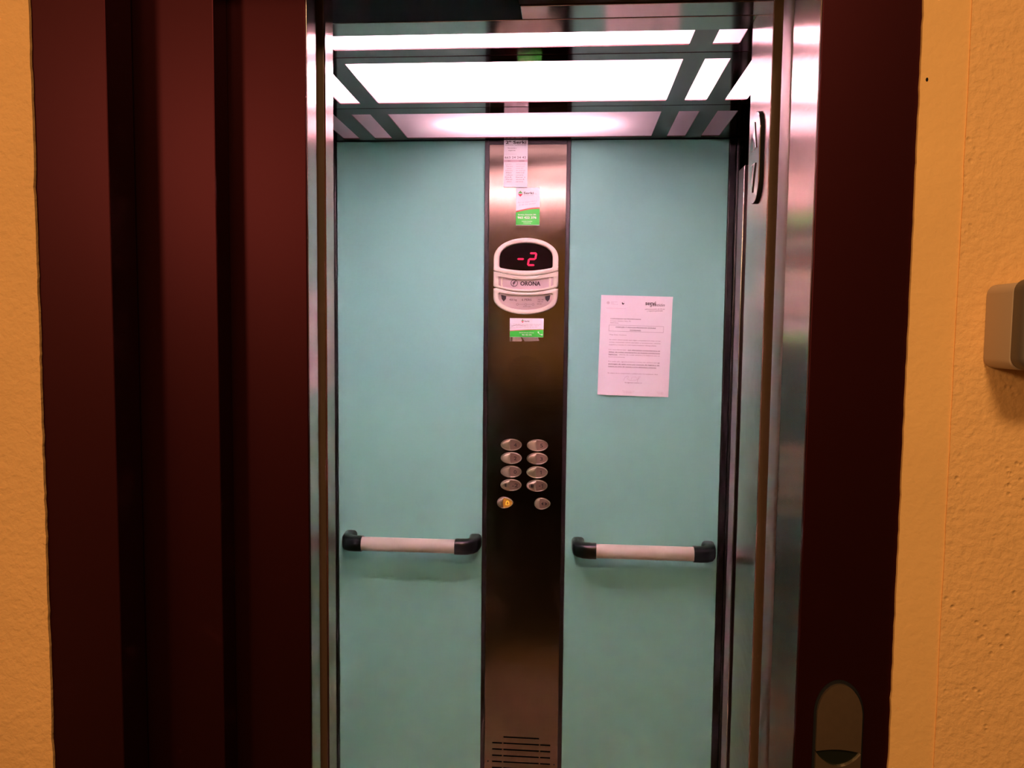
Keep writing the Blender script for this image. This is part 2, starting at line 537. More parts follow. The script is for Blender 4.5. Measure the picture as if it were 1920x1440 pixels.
for z in (2.046, 2.019):
    bm = bmesh.new()
    prism(bm, ell(2.255 - 0.012 * (z < 2.03), z, 0.004, 0.004, 16), 0.4975, 0.5005, 'yz')
    tag(obj('screw_head', bm, ARRIS, wcr), 'small bright screw head')

# rear wall: black carrier, corner strips, two laminate panels
rw = struct(obox('wall_rear', BLACKM, None, -0.78, 0.54, YB + 0.012, YB + 0.05, 0.0, 2.10), 'rear wall of the car', 'wall')
pl = tag(obox('wall_panel', TEAL, rw, -0.7085, -0.2605, YB, YB + 0.014, 0.015, 2.079, bev=0.0008), 'pale teal laminate panel left of the control column')
pr = tag(obox('wall_panel', TEAL, rw, -0.0065, 0.4500, YB, YB + 0.014, 0.015, 2.079, bev=0.0008), 'pale teal laminate panel behind the letter')
obox('corner_strip', BLACK, rw, -0.745, -0.7095, YB - 0.012, YB + 0.014, 0.0, 2.079, bev=0.002)
obox('corner_strip', BLACK, rw, 0.4510, 0.4700, YB - 0.004, YB + 0.014, 0.0, 2.079, bev=0.002)
obox('corner_strip', BLACK, rw, 0.4700, 0.4800, YB - 0.016, YB + 0.014, 0.0, 2.079, bev=0.003)

# ------------------------------------------------------------------ ceiling: three lift-out light panels
XP = [(-0.633, -0.582), (-0.5835 + 0.0, -0.5330), (-0.4870, 0.2230), (0.2672, 0.3192), (0.3640, 0.4155)]
XP = [(-0.6815, -0.6315), (-0.5840, -0.5325), (-0.4870, 0.2230), (0.2672, 0.3192), (0.3640, 0.4155)]
XP[0] = (-0.6790, -0.6300)
def light_panel(name, label, y0, y1, p0, p1, tubes, glowing):
    root = empty(name, (-0.1345, (y0 + y1) / 2, ZC))
    tag(root, label, 'light panel', 'ceiling light panels of the car')
    B = tuple(root.location)
    bm = bmesh.new()
    holes = [rect(a, b, p0, p1) for a, b in XP]
    plate_holes(bm, rect(-0.742, 0.499, y0 + 0.0015, y1 - 0.0015), holes, 0.0, 0.0025)
    for v in bm.verts:                                   # lay the plate flat
        v.co = Vector((v.co.x, v.co.z, ZC + v.co.y))
    keep_world(tag(obj('steel_sheet', bm, CEIL), 'dark mirror polished sheet'), root)
    for a, b in XP:
        keep_world(obox('diffuser_pane', PANE, None, a - 0.004, b + 0.004, p0 - 0.004, p1 + 0.004, ZC + 0.0028, ZC + 0.0042), root)
    bm = bmesh.new()
    t0, t1 = ZC + 0.003, ZC + 0.095
    xa, xb = XP[0][0] - 0.02, XP[-1][1] + 0.02
    q0, q1 = p0 - 0.012, p1 + 0.012
    V = [bm.verts.new(p) for p in ((xa, q0, t0), (xb, q0, t0), (xb, q1, t0), (xa, q1, t0), (xa, q0, t1), (xb, q0, t1), (xb, q1, t1), (xa, q1, t1))]
    for q in ((4, 5, 6, 7), (0, 1, 5, 4), (1, 2, 6, 5), (2, 3, 7, 6), (3, 0, 4, 7)):
        bm.faces.new([V[i] for i in q])
    keep_world(obj('lamp_housing', bm, WHITE), root)
    for (x0, x1, y, z, r) in tubes:
        bm = bmesh.new()
        tube(bm, [(x0, y, ZC + z), (x1, y, ZC + z)], r, 12)
        keep_world(obj('lamp_tube', bm, glowing, None, 60), root)
    return root

light_panel('light_panel', 'lit ceiling panel of the car nearest the doorway, cut off by the header',
            1.282, 1.6095, 1.325, 1.569, [(-0.66, 0.12, 1.375, 0.05, 0.013)], TUBES[0])
light_panel('light_panel', 'middle lit ceiling panel of the car, widest and brightest in view',
            1.6112, 1.9740, 1.648, 1.9355, [(-0.66, -0.10, 1.72, 0.05, 0.013), (-0.12, 0.44, 1.86, 0.05, 0.013)], TUBES[1])
light_panel('light_panel', 'rear lit ceiling panel of the car, next to the rear wall',
            1.9755, 2.3100, 2.0280, 2.2830, [(-0.36, 0.10, 2.155, 0.055, 0.010)], TUBES[2])
struct(obox('ceiling_car', BLACKM, None, -0.78, 0.54, 1.252, 2.36, 2.180, 2.20), 'closed top of the car above the lamp housings', 'ceiling')

# ------------------------------------------------------------------ control column on the rear wall
XM = -0.1345
op = empty('control_panel', (XM, YB, 0.0))
tag(op, 'tall brushed champagne steel control column with buttons and red floor display', 'control panel')
def K(o):
    return keep_world(o, op)
XA, XB = -0.2468, -0.0190
slots = []
zz = [0.2555, 0.2355, 0.2152, 0.1950, 0.1750, 0.1552, 0.1352, 0.1150, 0.0950]
for i, z in enumerate(zz):
    slots.append(rect(-0.1876, -0.0770, z - 0.0022, z + 0.0022))
    if 0 < i < len(zz) - 1:
        slots.append(rect(-0.2227, -0.1923, z - 0.0022, z + 0.0022))
        slots.append(rect(-0.0726, -0.0419, z - 0.0022, z + 0.0022))
bm = bmesh.new()
plate_holes(bm, rect(XA, XB, 0.03, 2.067), slots, YB - 0.002, YB + 0.002)
K(tag(obj('face_plate', bm, BRONZE), 'brushed champagne steel face with vent slots near the floor'))
K(obox('slot_backing', BLACKM, None, -0.235, -0.030, YB + 0.006, YB + 0.008, 0.06, 0.29))
K(tag(obox('edge_strip', PURPLE, None, -0.2600, XA - 0.0003, YB - 0.006, YB + 0.012, 0.015, 2.079, bev=0.0012), 'dark edge strip'))
K(tag(obox('edge_strip', PURPLE, None, XB + 0.0003, -0.0070, YB - 0.006, YB + 0.012, 0.015, 2.079, bev=0.0012), 'dark edge strip'))
K(tag(obox('top_strip', PURPLE, None, XA, XB, YB - 0.004, YB + 0.004, 2.0672, 2.079, bev=0.0008), 'dark strip across the top'))
for x, z in ((-0.2357, 0.1753), (-0.0290, 0.1748)):
    bm = bmesh.new()
    prism(bm, ell(x, z, 0.0021, 0.0021, 14), YB - 0.0032, YB - 0.0018)
    K(obj('screw', bm, BLACK))

# ---- floor display: top, middle and lower frames of one moulded housing
def arc_z(x, half, zc, sag):            # shallow downward-bowed line: zc at the middle, zc + sag at the ends
    return zc + sag * ((x - XM) / half) ** 2

def resample(pts, n):
    P = [Vector((p[0], p[1])) for p in pts] + [Vector((pts[0][0], pts[0][1]))]
    L = [0.0]
    for a, b in zip(P, P[1:]):
        L.append(L[-1] + (b - a).length)
    out, j = [], 0
    for i in range(n):
        d = L[-1] * i / n
        while L[j + 1] < d:
            j += 1
        t = (d - L[j]) / max(1e-9, L[j + 1] - L[j])
        out.append(tuple(P[j].lerp(P[j + 1], t)))
    return out

def by_angle(pts, n, c):
    """outline resampled at equal angles around c (star-shaped outlines)"""
    out = []
    m_ = len(pts)
    for i in range(n):
        a = 2 * PI * i / n + 0.001
        d = (math.cos(a), math.sin(a))
        best = None
        for k in range(m_):
            p, q = pts[k], pts[(k + 1) % m_]
            ex, ez = q[0] - p[0], q[1] - p[1]
            den = d[0] * ez - d[1] * ex
            if abs(den) < 1e-12:
                continue
            px, pz = p[0] - c[0], p[1] - c[1]
            t = (px * ez - pz * ex) / den
            s = (px * d[1] - pz * d[0]) / den
            if t > 0 and -1e-6 <= s <= 1 + 1e-6:
                if best is None or t < best:
                    best = t
        best = best or 0.001
        out.append((c[0] + best * d[0], c[1] + best * d[1]))
    return out

def shrink(lp, c, k):
    out = []
    for x, z in lp:
        dx, dz = x - c[0], z - c[1]
        L = math.hypot(dx, dz)
        f = (L - k) / L
        out.append((c[0] + dx * f, c[1] + dz * f))
    return out

def ring_frame(outer, inner, c, yb, yf, r=0.004, rin=0.003, n=120):
    """moulded ring with rounded outer and inner lips"""
    O = by_angle(outer, n, c); I = by_angle(inner, n, c)
    loops = []
    def add(lp, y):
        loops.append([(x, y, z) for x, z in lp])
    add(O, yb)
    add(O, yf + r)
    add(shrink(O, c, r * 0.3), yf + r * 0.3)
    add(shrink(O, c, r), yf)
    add(shrink(I, c, -rin), yf)
    add(shrink(I, c, -rin * 0.3), yf + rin * 0.3)
    add(I, yf + rin)
    add(I, yb)
    bm = bmesh.new()
    loft(bm, loops, True, (False, False))
    return bm

H = 0.0965                                # half width of the housing
Yd0, Yd1 = YB - 0.002, YB - 0.016
def top_arch(half, z_spring, z_top, n=28):
    return [(XM + half * math.cos(PI * i / n), z_spring + (z_top - z_spring) * math.sin(PI * i / n) ** 0.9) for i in range(n + 1)]
def bow(half, zc, sag, x0, x1, n=14):
    return [(x0 + (x1 - x0) * i / n, arc_z(x0 + (x1 - x0) * i / n, half, zc, sag)) for i in range(n + 1)]

# top frame round the screen
outer = top_arch(H, 1.730, 1.7935) + bow(H, 1.6822, 0.0150, XM - H, XM + H)
inner = top_arch(0.0790, 1.734, 1.7790) + bow(0.079, 1.6970, 0.0090, XM - 0.0790, XM + 0.0790)
du = K(obj('display_frame', ring_frame(outer, inner, (XM, 1.735), Yd0, Yd1), BEIGE, None, 50))
tag(du, 'cream moulded frame round the dark floor display')
bm = bmesh.new()
prism(bm, by_angle(inner, 80, (XM, 1.735)), YB - 0.0060, YB - 0.0025)
o = obj('screen', bm, SCREEN, du)
tag(o, 'dark glass of the floor display')
# seven-segment -2, slanted
ink = Ink(YB - 0.0064)
def seg(a, b, wd=0.0056):
    dx, dz = b[0] - a[0], b[1] - a[1]
    L = math.hypot(dx, dz); ux, uz = dx / L, dz / L; nx, nz = -uz * wd / 2, ux * wd / 2
    c = wd * 0.30
    ink.poly([(a[0] - ux * 0.001, a[1] - uz * 0.001), (a[0] + ux * c + nx, a[1] + uz * c + nz), (b[0] - ux * c + nx, b[1] - uz * c + nz),
              (b[0] + ux * 0.001, b[1] + uz * 0.001), (b[0] - ux * c - nx, b[1] - uz * c - nz), (a[0] + ux * c - nx, a[1] + uz * c - nz)], LED)
tl, tr_, ml, mr_, bl_, br_ = (-0.1228, 1.7490), (-0.1042, 1.7490), (-0.1262, 1.7318), (-0.1072, 1.7318), (-0.1292, 1.7140), (-0.1100, 1.7140)
seg((-0.1600, 1.7318), (-0.1415, 1.7318))
seg(tl, tr_); seg(tr_, mr_); seg(ml, mr_); seg(ml, bl_); seg(bl_, br_)
for o in ink.done(du, {LED.name: 'digit_segments'}):
    tag(o, 'glowing red digits reading minus two')

# middle frame with the maker's plate
outer = bow(H, 1.6812, 0.0150, XM + H, XM - H) + bow(H, 1.6345, 0.0150, XM - H, XM + H)
inner = bow(0.0805, 1.6700, 0.0120, XM + 0.0805, XM - 0.0805) + bow(0.0805, 1.6405, 0.0120, XM - 0.0805, XM + 0.0805)
mf = K(obj('nameplate_frame', ring_frame(outer, inner, (XM, 1.660), Yd0, Yd1, 0.003, 0.002, 160), BEIGE, None, 50))
bm = bmesh.new()
prism(bm, by_angle(inner, 80, (XM, 1.660)), YB - 0.0075, YB - 0.0025)
obj('nameplate', bm, PLATEM, mf)
for x in (XM - 0.0715, XM + 0.0715):
    obox('end_bar', BEIGE, mf, x - 0.0028, x + 0.0028, YB - 0.0110, YB - 0.0070, 1.6480, 1.6795, bev=0.001)
ink = Ink(YB - 0.0079)
ink.text('ORONA', INK, -0.1503, -0.0915, 1.6535, 0.0175, bold=0.045)
ring = ell(-0.1690, 1.6605, 0.0097, 0.0097, 36)
ink.line(ring + ring[:1], INK, 0.0018)
ink.poly([(-0.1730, 1.6560), (-0.1738, 1.6612), (-0.1712, 1.6648), (-0.1672, 1.6668), (-0.1650, 1.6672), (-0.1648, 1.6640), (-0.1668, 1.6595), (-0.1700, 1.6568)], INKM)
ink.line([(-0.1722, 1.6500), (-0.1704, 1.6575), (-0.1672, 1.6640), (-0.1640, 1.6690)], INK, 0.0012)
for o in ink.done(mf, {INK.name: 'emblem_lettering', INKM.name: 'leaf_emblem'}): pass

# lower frame with the capacity plate
outer = bow(H, 1.6335, 0.0150, XM + H, XM - H) + [(XM + H * math.cos(PI + PI * i / 28), 1.6210 - 0.0535 * abs(math.sin(PI * i / 28)) ** 0.85) for i in range(29)]
inner = bow(0.0800, 1.6225, 0.0100, XM + 0.0800, XM - 0.0800) + [(XM + 0.080 * math.cos(PI + PI * i / 28), 1.6190 - 0.0380 * abs(math.sin(PI * i / 28)) ** 0.9) for i in range(29)]
lf = K(obj('capacity_frame', ring_frame(outer, inner, (XM, 1.607), Yd0, Yd1 + 0.001, 0.005, 0.004), BEIGE, None, 50))
bm = bmesh.new()
prism(bm, by_angle(inner, 80, (XM, 1.607)), YB - 0.0075, YB - 0.0025)
obj('capacity_plate', bm, CAPM, lf)
ink = Ink(YB - 0.0079)
for sgn in (-1, 1):
    ink = Ink(YB - 0.0079)
    ink.poly([(XM + sgn * 0.0735, 1.6255), (XM + sgn * 0.0580, 1.6215), (XM + sgn * 0.0590, 1.6130), (XM + sgn * 0.0655, 1.6060), (XM + sgn * 0.0715, 1.6130)], INK)
    ink.done(lf, {INK.name: 'corner_mark'})
ink = Ink(YB - 0.0079)
ink.text('450 kg', INKM, -0.183, -0.161, 1.6085, 0.0085, bold=0.02)
ink.text('6 PERS', INKM, -0.146, -0.117, 1.6085, 0.0085, bold=0.02)
ink.text('ASC 482', INKM, -0.098, -0.080, 1.6105, 0.0055)
ink.text('RAE 316', INKM, -0.098, -0.082, 1.6045, 0.0050)
ink.text('EN 81', INKM, -0.100, -0.087, 1.5975, 0.0050)
for x in (-0.159, -0.134, -0.112):
    c_ = ell(x, 1.5975, 0.0030, 0.0030, 14)
    ink.line(c_ + c_[:1], INKM, 0.0007)
ink.line([(-0.155, 1.5975), (-0.138, 1.5975)], INKM, 0.0006); ink.line([(-0.130, 1.5975), (-0.116, 1.5975)], INKM, 0.0006)
ink.text('ZONA SUR', INKM, -0.142, -0.120, 1.5900, 0.0040)
ink.done(lf, {INK.name: 'corner_mark', INKM.name: 'capacity_lettering'})

# ---- loudspeaker holes: rings of small drilled holes
bm = bmesh.new()
cx, cz = -0.1348, 1.4070
for k in range(-8, 9):
    z = cz + k * 0.0044
    half = 0.052 * math.sqrt(max(0, 1 - (k / 8.6) ** 2))
    nx = int(half / 0.0048)
    for j in range(-nx, nx + 1):
        x = cx + j * 0.0048 + (0.0024 if k % 2 else 0)
        prism(bm, ell(x, z, 0.00085, 0.00085, 6), YB - 0.0026, YB - 0.0019)
K(tag(obj('speaker_holes', bm, BLACKM), 'dark drilled loudspeaker holes', kind='stuff'))
# faint torn remains of an old sticker
ink = Ink(YB - 0.0024)
ink.poly([(-0.1815, 1.4996), (-0.1760, 1.4996), (-0.1755, 1.4870), (-0.1815, 1.4869)], RESID)
ink.poly([(-0.1735, 1.4996), (-0.1480, 1.4996), (-0.1440, 1.4905), (-0.1460, 1.4872), (-0.1735, 1.4870)], RESID)
ink.poly([(-0.1440, 1.4996), (-0.0960, 1.4996), (-0.0925, 1.4895), (-0.1360, 1.4872)], RESID)
for o in ink.done(None, {RESID.name: 'sticker_residue'}):
    K(tag(o, 'torn remains of an old sticker'))

# ---- push buttons
def button_outline(a, b, n=48, drop=0.0):
    pts = []
    for i in range(n):
        t = 2 * PI * i / n
        x, z = a * math.cos(t), b * math.sin(t)
        if drop:                                         # egg shape: round at the left, pointed at the right
            z *= 1.0 - drop * (0.5 + 0.5 * math.cos(t)) ** 1.5
        pts.append((x, z))
    return pts

def push_button(cx, cz, a, b, label, drop=0.0, split=-0.002, tilt=0.0, window=None):
    root = bpy.data.objects.new('push_button', None)
    C.objects.link(root)
    root.parent = op
    root.matrix_parent_inverse = Matrix.Translation(-Vector(op.location))
    root.location = (cx, YB - 0.002, cz)
    root.rotation_euler = (0, tilt, 0)
    tag(root, label)
    O = button_outline(a, b, 48, drop)
    bm = bmesh.new()
    loops = []
    for k, y in ((1.0, 0.0), (1.0, -0.0045), (0.975, -0.0062), (0.93, -0.0068), (0.875, -0.0060), (0.86, -0.0040), (0.86, 0.0)):
        loops.append([(x * (1 - (1 - k) * b / a), y, z * k) for x, z in O])
    loft(bm, loops, True, (True, False))
    obj('bezel', bm, BUTTON, root, 60)
    kx, kz = 1 - 0.15 * b / a, 0.85
    I = [(x * kx, z * kz) for x, z in O]
    def half(left):
        pts = [p for p in I if (p[0] <= split if left else p[0] >= split)]
        zs = b * kz * math.sqrt(max(0.0, 1 - (split / (a * kx)) ** 2))
        if left:
            pts = sorted(pts, key=lambda p: math.atan2(p[1], -p[0]))
        else:
            pts = sorted(pts, key=lambda p: math.atan2(p[1], p[0]))
        lo, hi = pts[0], pts[-1]
        zx = []
        for p, q in zip(I, I[1:] + I[:1]):
            if (p[0] - split) * (q[0] - split) < 0:
                zx.append(p[1] + (q[1] - p[1]) * (split - p[0]) / (q[0] - p[0]))
        pts = [(split, min(zx))] + pts + [(split, max(zx))]
        lo, hi = pts[0], pts[-1]
        edge = [(split + 0.0016 * math.sin(PI * (j + 1) / 6) * -1, hi[1] + (lo[1] - hi[1]) * (j + 1) / 6) for j in range(5)]
        return pts + edge
    L = half(True)
    c = (sum(p[0] for p in L) / len(L), sum(p[1] for p in L) / len(L))
    bm = bmesh.new()
    loops = []
    for k, y in ((1.0, 0.0), (1.0, -0.0062), (0.94, -0.0078), (0.8, -0.0088), (0.4, -0.0096)):
        loops.append([(c[0] + (x - c[0]) * k, y, c[1] + (z - c[1]) * k) for x, z in L])
    loft(bm, loops, True, (True, True))
    obj('cap', bm, BUTTON, root, 50)
    bm = bmesh.new()
    prism(bm, half(False), -0.0038, 0.0)
    obj('number_window', bm, window or BUTTOND, root)
    return root

rows = [(1.1742, '4', '5', -0.1731, -0.0936), (1.1336, '2', '3', -0.1727, -0.0937),
        (1.0920, '0', '1', -0.1727, -0.0937), (1.0507, '-2', '-1', -0.1726, -0.0936)]
for z, lt, rtx, xl, xr in rows:
    for x, s in ((xl, lt), (xr, rtx)):
        r = push_button(x, z, 0.0320, 0.0178, 'oval metal button with the number %s' % s)
        ink = Ink(-0.0041)
        if s[-1] == '1':
            q = 0.0125 if len(s) == 1 else 0.0170
            ink.poly([(q - 0.0009, -0.0060), (q + 0.0013, -0.0060), (q + 0.0013, 0.0056), (q - 0.0005, 0.0056), (q - 0.0035, 0.0034), (q - 0.0035, 0.0012), (q - 0.0009, 0.0029)], INK)
            if len(s) == 2:
                ink.poly([(0.0055, -0.0014), (0.0110, -0.0014), (0.0110, 0.0006), (0.0055, 0.0006)], INK)
        elif len(s) == 2:
            ink.text(s, INK, 0.0035, 0.0215 if s == '-2' else 0.0195, -0.0062, 0.0165, bold=0.02 if s == '-2' else 0.0)
        else:
            ink.text(s, INK, 0.0085 if s != '1' else 0.0098, 0.0165 if s != '1' else 0.0152, -0.0060, 0.0160, bold=0.02 if s != '1' else 0.0)
        ink.done(r, {INK.name: 'number'})
        if len(s) == 2:                                  # the two basement buttons have a key switch in the left half
            bm = bmesh.new()
            loops = []
            for rad, y in ((0.0092, -0.0080), (0.0092, -0.0104), (0.0084, -0.0110), (0.0074, -0.0110), (0.0070, -0.0096)):
                loops.append([(-0.0160 + rad * math.cos(2 * PI * i / 24), y, rad * 0.98 * math.sin(2 * PI * i / 24)) for i in range(24)])
            loft(bm, loops, True, (False, True))
            obj('key_switch', bm, BUTTON, r, 50)
            bm = bmesh.new()
            box(bm, -0.0170, -0.0150, -0.0101, -0.0094, -0.0045, 0.0045)
            obj('key_slot', bm, BLACKM, r)
al = push_button(-0.1900, 0.9960, 0.0245, 0.0192, 'egg shaped alarm button with a glowing yellow bell', 0.30, -0.0045, window=AMBERD)
ink = Ink(-0.0042)
bell = [(-0.0005 + 0.003, -0.0060), (0.0005 + 0.003, 0.0015), (0.0030 + 0.003, 0.0055), (0.0060 + 0.003, 0.0055), (0.0085 + 0.003, 0.0015), (0.0095 + 0.003, -0.0060)]
ink.line(bell + [bell[0], bell[1]], AMBER, 0.0023)
ink.done(al, {AMBER.name: 'bell_symbol'})
dk = push_button(-0.0764, 0.9960, 0.0245, 0.0195, 'egg shaped door opening button with two black triangles', 0.30, -0.0075)
ink = Ink(-0.0042)
ink.poly([(-0.0035, 0.0), (0.0030, 0.0060), (0.0030, -0.0060)], INK)
ink.poly([(0.0150, 0.0), (0.0085, 0.0060), (0.0085, -0.0060)], INK)
ink.line([(0.0057, 0.0055), (0.0057, -0.0055)], INK, 0.0008)
ink.done(dk, {INK.name: 'door_symbol'})

# ------------------------------------------------------------------ notes and stickers on the column
def sheet(name, x0, x1, z0, z1, y, m, label, cat, th=0.0004):
    cx, cz = (x0 + x1) / 2, (z0 + z1) / 2
    root = empty(name, (cx, y, cz))
    tag(root, label, cat)
    keep_world(obox('paper', m, None, x0, x1, y - th, y, z0, z1), root)
    return root

YS = YB - 0.0050
n1 = sheet('contact_note', -0.2040, -0.1335, 1.9425, 2.0800, YS, PAPER, 'long narrow white note with a telephone number at the column top', 'notice')
ink = Ink(YS - 0.0007)
ink.text('2\u00ba Serki', INK, -0.1985, -0.1385, 2.0685, 0.0125, bold=0.045)
ink.text('ascensores  mantenimiento', INKM, -0.2000, -0.1385, 2.0638, 0.0040)
ink.text('Para averías y', INKM, -0.1925, -0.1670, 2.0545, 0.0050)
ink.text('urgencias', INKM, -0.1905, -0.1700, 2.0480, 0.0050)
ink.line([(-0.2000, 2.0385), (-0.1660, 2.0385)], INKF, 0.0005)
ink.text('663 24 24 42', INKM, -0.2010, -0.1385, 2.0260, 0.0088)
ink.poly([(-0.2037, 2.0225), (-0.1338, 2.0225), (-0.1338, 2.0155), (-0.2037, 2.0155)], INKT)
ink.text('PISO', INKM, -0.1920, -0.1840, 2.0172, 0.0042, lift=0.0002)
ink.text('NOMBRE', INKM, -0.1590, -0.1430, 2.0172, 0.0042, lift=0.0002)
colA = ['Lunes', 'Martes', 'Jueves', 'Sábado', 'PISO', 'Uno', 'Dos-A', 'Planta', 'oficina 2']
colB = ['mañana y tarde', 'revisión anual', 'revisión 24 h', 'de limpieza', 'AVISO LUZ', 'número', 'llamar a', 'técnico A', 'servicio']
for i, (p, q_) in enumerate(zip(colA, colB)):
    z = 2.0085 - 0.0064 * i
    m_ = INKF if i < 4 else INKG
    ink.text(p, m_, -0.1990 + 0.002 * (i % 3), -0.1810 + 0.003 * (i % 2), z, 0.0048, slant=0.02 * (i > 6))
    ink.text(q_, m_, -0.1675, -0.1400 - 0.003 * (i % 3), z, 0.0048)
for o in ink.done(n1, None, (-0.16875, YS, 2.01125)): pass

def serki_logo(ink, x, z, h, tx0, tx1, tz, ts):
    ink.poly([(x, z + h), (x + h * 0.85, z + h * 0.08), (x - h * 0.85, z + h * 0.08)], GREENL)
    ink.poly([(x - h * 0.85, z - h * 0.12), (x + h * 0.85, z - h * 0.12), (x, z - h)], RED)
    ink.text('Serki', INK, tx0, tx1, tz, ts, bold=0.03)

n2 = sheet('service_sticker', -0.1665, -0.0963, 1.8315, 1.9415, YB - 0.0022, PAPER, 'upright white and green service sticker above the red display', 'sticker')
Y2 = YB - 0.0022 - 0.0007
ink = Ink(Y2)
curve = [(-0.1664 + 0.0700 * i / 12, 1.8735 + 0.0105 * math.sin(PI / 2 * i / 12)) for i in range(13)]
band_ = curve + [(p[0], p[1] - 0.0040) for p in curve[::-1]]
for a, b in zip(range(12), range(1, 13)):
    ink.poly([curve[a], curve[b], (curve[b][0], curve[b][1] - 0.0040), (curve[a][0], curve[a][1] - 0.0040)], REDB)
    ink.poly([(curve[a][0], curve[a][1] - 0.0040), (curve[b][0], curve[b][1] - 0.0040), (curve[b][0], 1.8325), (curve[a][0], 1.8325)], GREEN)
serki_logo(ink, -0.1540, 1.9240, 0.0088, -0.1440, -0.1150, 1.9225, 0.0100)
ink.text('ASCENSORES', INKF, -0.1440, -0.1150, 1.9180, 0.0028)
ink.text('S.L.', INKF, -0.1115, -0.1045, 1.9220, 0.0050)
ink.text('Por su seguridad y', INKT, -0.1620, -0.1045, 1.8955, 0.0062, shear=0.3, slant=0.10)
ink.text('la de los demás', INKT, -0.1580, -0.1080, 1.8890, 0.0062, shear=0.3, slant=0.10)
ink.text('Servicio Atención 24h', INKW, -0.1605, -0.1070, 1.8610, 0.0055, bold=0.03, lift=0.0002)
ink.text('965 422 376', INKW, -0.1612, -0.1060, 1.8510, 0.0092, bold=0.05, lift=0.0002)
ink.text('Atención inmediata', INKW, -0.1490, -0.1175, 1.8420, 0.0038, lift=0.0002)
ink.text('24 horas al día', INKW, -0.1440, -0.1215, 1.8370, 0.0038, lift=0.0002)
ink.done(n2, {GREEN.name: 'green_field', REDB.name: 'red_band', GREENL.name: 'green_triangle', RED.name: 'red_triangle'},
         (-0.1314, YB - 0.0022, 1.8865))

n3 = sheet('service_label', -0.1812, -0.0800, 1.4998, 1.5565, YB - 0.0027, PAPER, 'wide wrinkled white and green service label below the red display', 'sticker')
Y3 = YB - 0.0027 - 0.0007
ink = Ink(Y3)
curve = [(-0.1810 + 0.1008 * i / 12, 1.5190 + 0.0050 * math.sin(PI / 2 * i / 12)) for i in range(13)]
for a, b in zip(range(12), range(1, 13)):
    ink.poly([curve[a], curve[b], (curve[b][0], curve[b][1] - 0.0016), (curve[a][0], curve[a][1] - 0.0016)], REDB)
    ink.poly([(curve[a][0], curve[a][1] - 0.0016), (curve[b][0], curve[b][1] - 0.0016), (curve[b][0], 1.5004), (curve[a][0], 1.5004)], GREEN)
serki_logo(ink, -0.1430, 1.5480, 0.0052, -0.1375, -0.1230, 1.5457, 0.0062)
for z, a, b, t in ((1.5375, -0.1700, -0.0890, 'En caso de emergencia pulse el botón de alarma del'),
                   (1.5335, -0.1770, -0.0930, 'ascensor durante unos segundos y espere respuesta'),
                   (1.5290, -0.1620, -0.0990, 'de nuestro servicio de atención')):
    ink.text(t, INKG, a, b, z, 0.0032)
ink.line([(-0.1770, 1.5310), (-0.1640, 1.5355), (-0.1540, 1.5372), (-0.1480, 1.5350), (-0.1420, 1.5335), (-0.1340, 1.5342)], INKG, 0.0006, 0.0001)
ink.line([(-0.1812, 1.5265), (-0.1730, 1.5280), (-0.1640, 1.5275)], INKF, 0.0006, 0.0001)
ink.text('Servicio Atención 24 horas', INKW, -0.1525, -0.1090, 1.5123, 0.0040, bold=0.02, lift=0.0002)
ink.text('965 422 376', INKW, -0.1445, -0.1155, 1.5050, 0.0060, bold=0.03, lift=0.0002)
ink.line([(-0.0965, 1.5160), (-0.0945, 1.5125), (-0.0900, 1.5085), (-0.0850, 1.5075)], INKW, 0.0016, 0.0002)
ink.poly(ell(-0.0955, 1.5150, 0.0022, 0.0026, 10), INKW, 0.0002)
ink.poly(ell(-0.0850, 1.5078, 0.0024, 0.0022, 10), INKW, 0.0002)
ink.done(n3, {GREEN.name: 'green_field', REDB.name: 'red_band', GREENL.name: 'green_triangle', RED.name: 'red_triangle'},
         (-0.1306, YB - 0.0027, 1.52815))

# ------------------------------------------------------------------ the A4 letter on the right-hand laminate panel
LO = (0.0896, 1.6277)
ROT = math.radians(-1.15)
LY = YB - 0.0016
lt = empty('letter', (LO[0], YB, LO[1]))
tag(lt, 'white printed A4 letter taped to the right teal panel', 'letter')
def lift_at(u, v):                                       # the sheet bellies a little; corners and lower edge stand off
    s = 0.0
    s += 0.0035 * max(0, (v - 0.26) / 0.037) ** 2 * (0.5 + 0.5 * math.sin(u * 62 - 1.0))
    s += 0.0050 * max(0, (u - 0.180) / 0.030) * max(0, (0.022 - v) / 0.022)
    return s
Lk = Ink(LY, LO, ROT)
bm = bmesh.new()
NU, NV = 21, 30
G = [[bm.verts.new(Lk.P(0.21 * i / NU, -0.297 * j / NV, lift_at(0.21 * i / NU, 0.297 * j / NV))) for i in range(NU + 1)] for j in range(NV + 1)]
for j in range(NV):
    for i in range(NU):
        bm.faces.new((G[j][i], G[j][i + 1], G[j + 1][i + 1], G[j + 1][i]))
r_ = bmesh.ops.extrude_face_region(bm, geom=bm.faces[:])
for v in r_['geom']:
    if isinstance(v, bmesh.types.BMVert):
        v.co.y += 0.0002
keep_world(obj('sheet', bm, PAPER, None, 80), lt)
ink = Ink(LY - 0.0004, LO, ROT)
T = lambda s, m, a, b, v, size, **k: ink.text(s, m, a, b, -v, size, **k)
em = [(p[0], p[1]) for p in ell(0.0215, -0.0225, 0.0034, 0.0034, 18)]
ink.line(em + em[:1], INKF, 0.0012); ink.poly(ell(0.0215, -0.0225, 0.0016, 0.0016, 10), INKF)
T('ADMINISTRADORES', INKF, 0.030, 0.049, 0.0205, 0.0026); T('FINCAS', INKF, 0.030, 0.038, 0.0240, 0.0026); T('COLEGIADOS 1203', INKF, 0.030, 0.050, 0.0275, 0.0026)
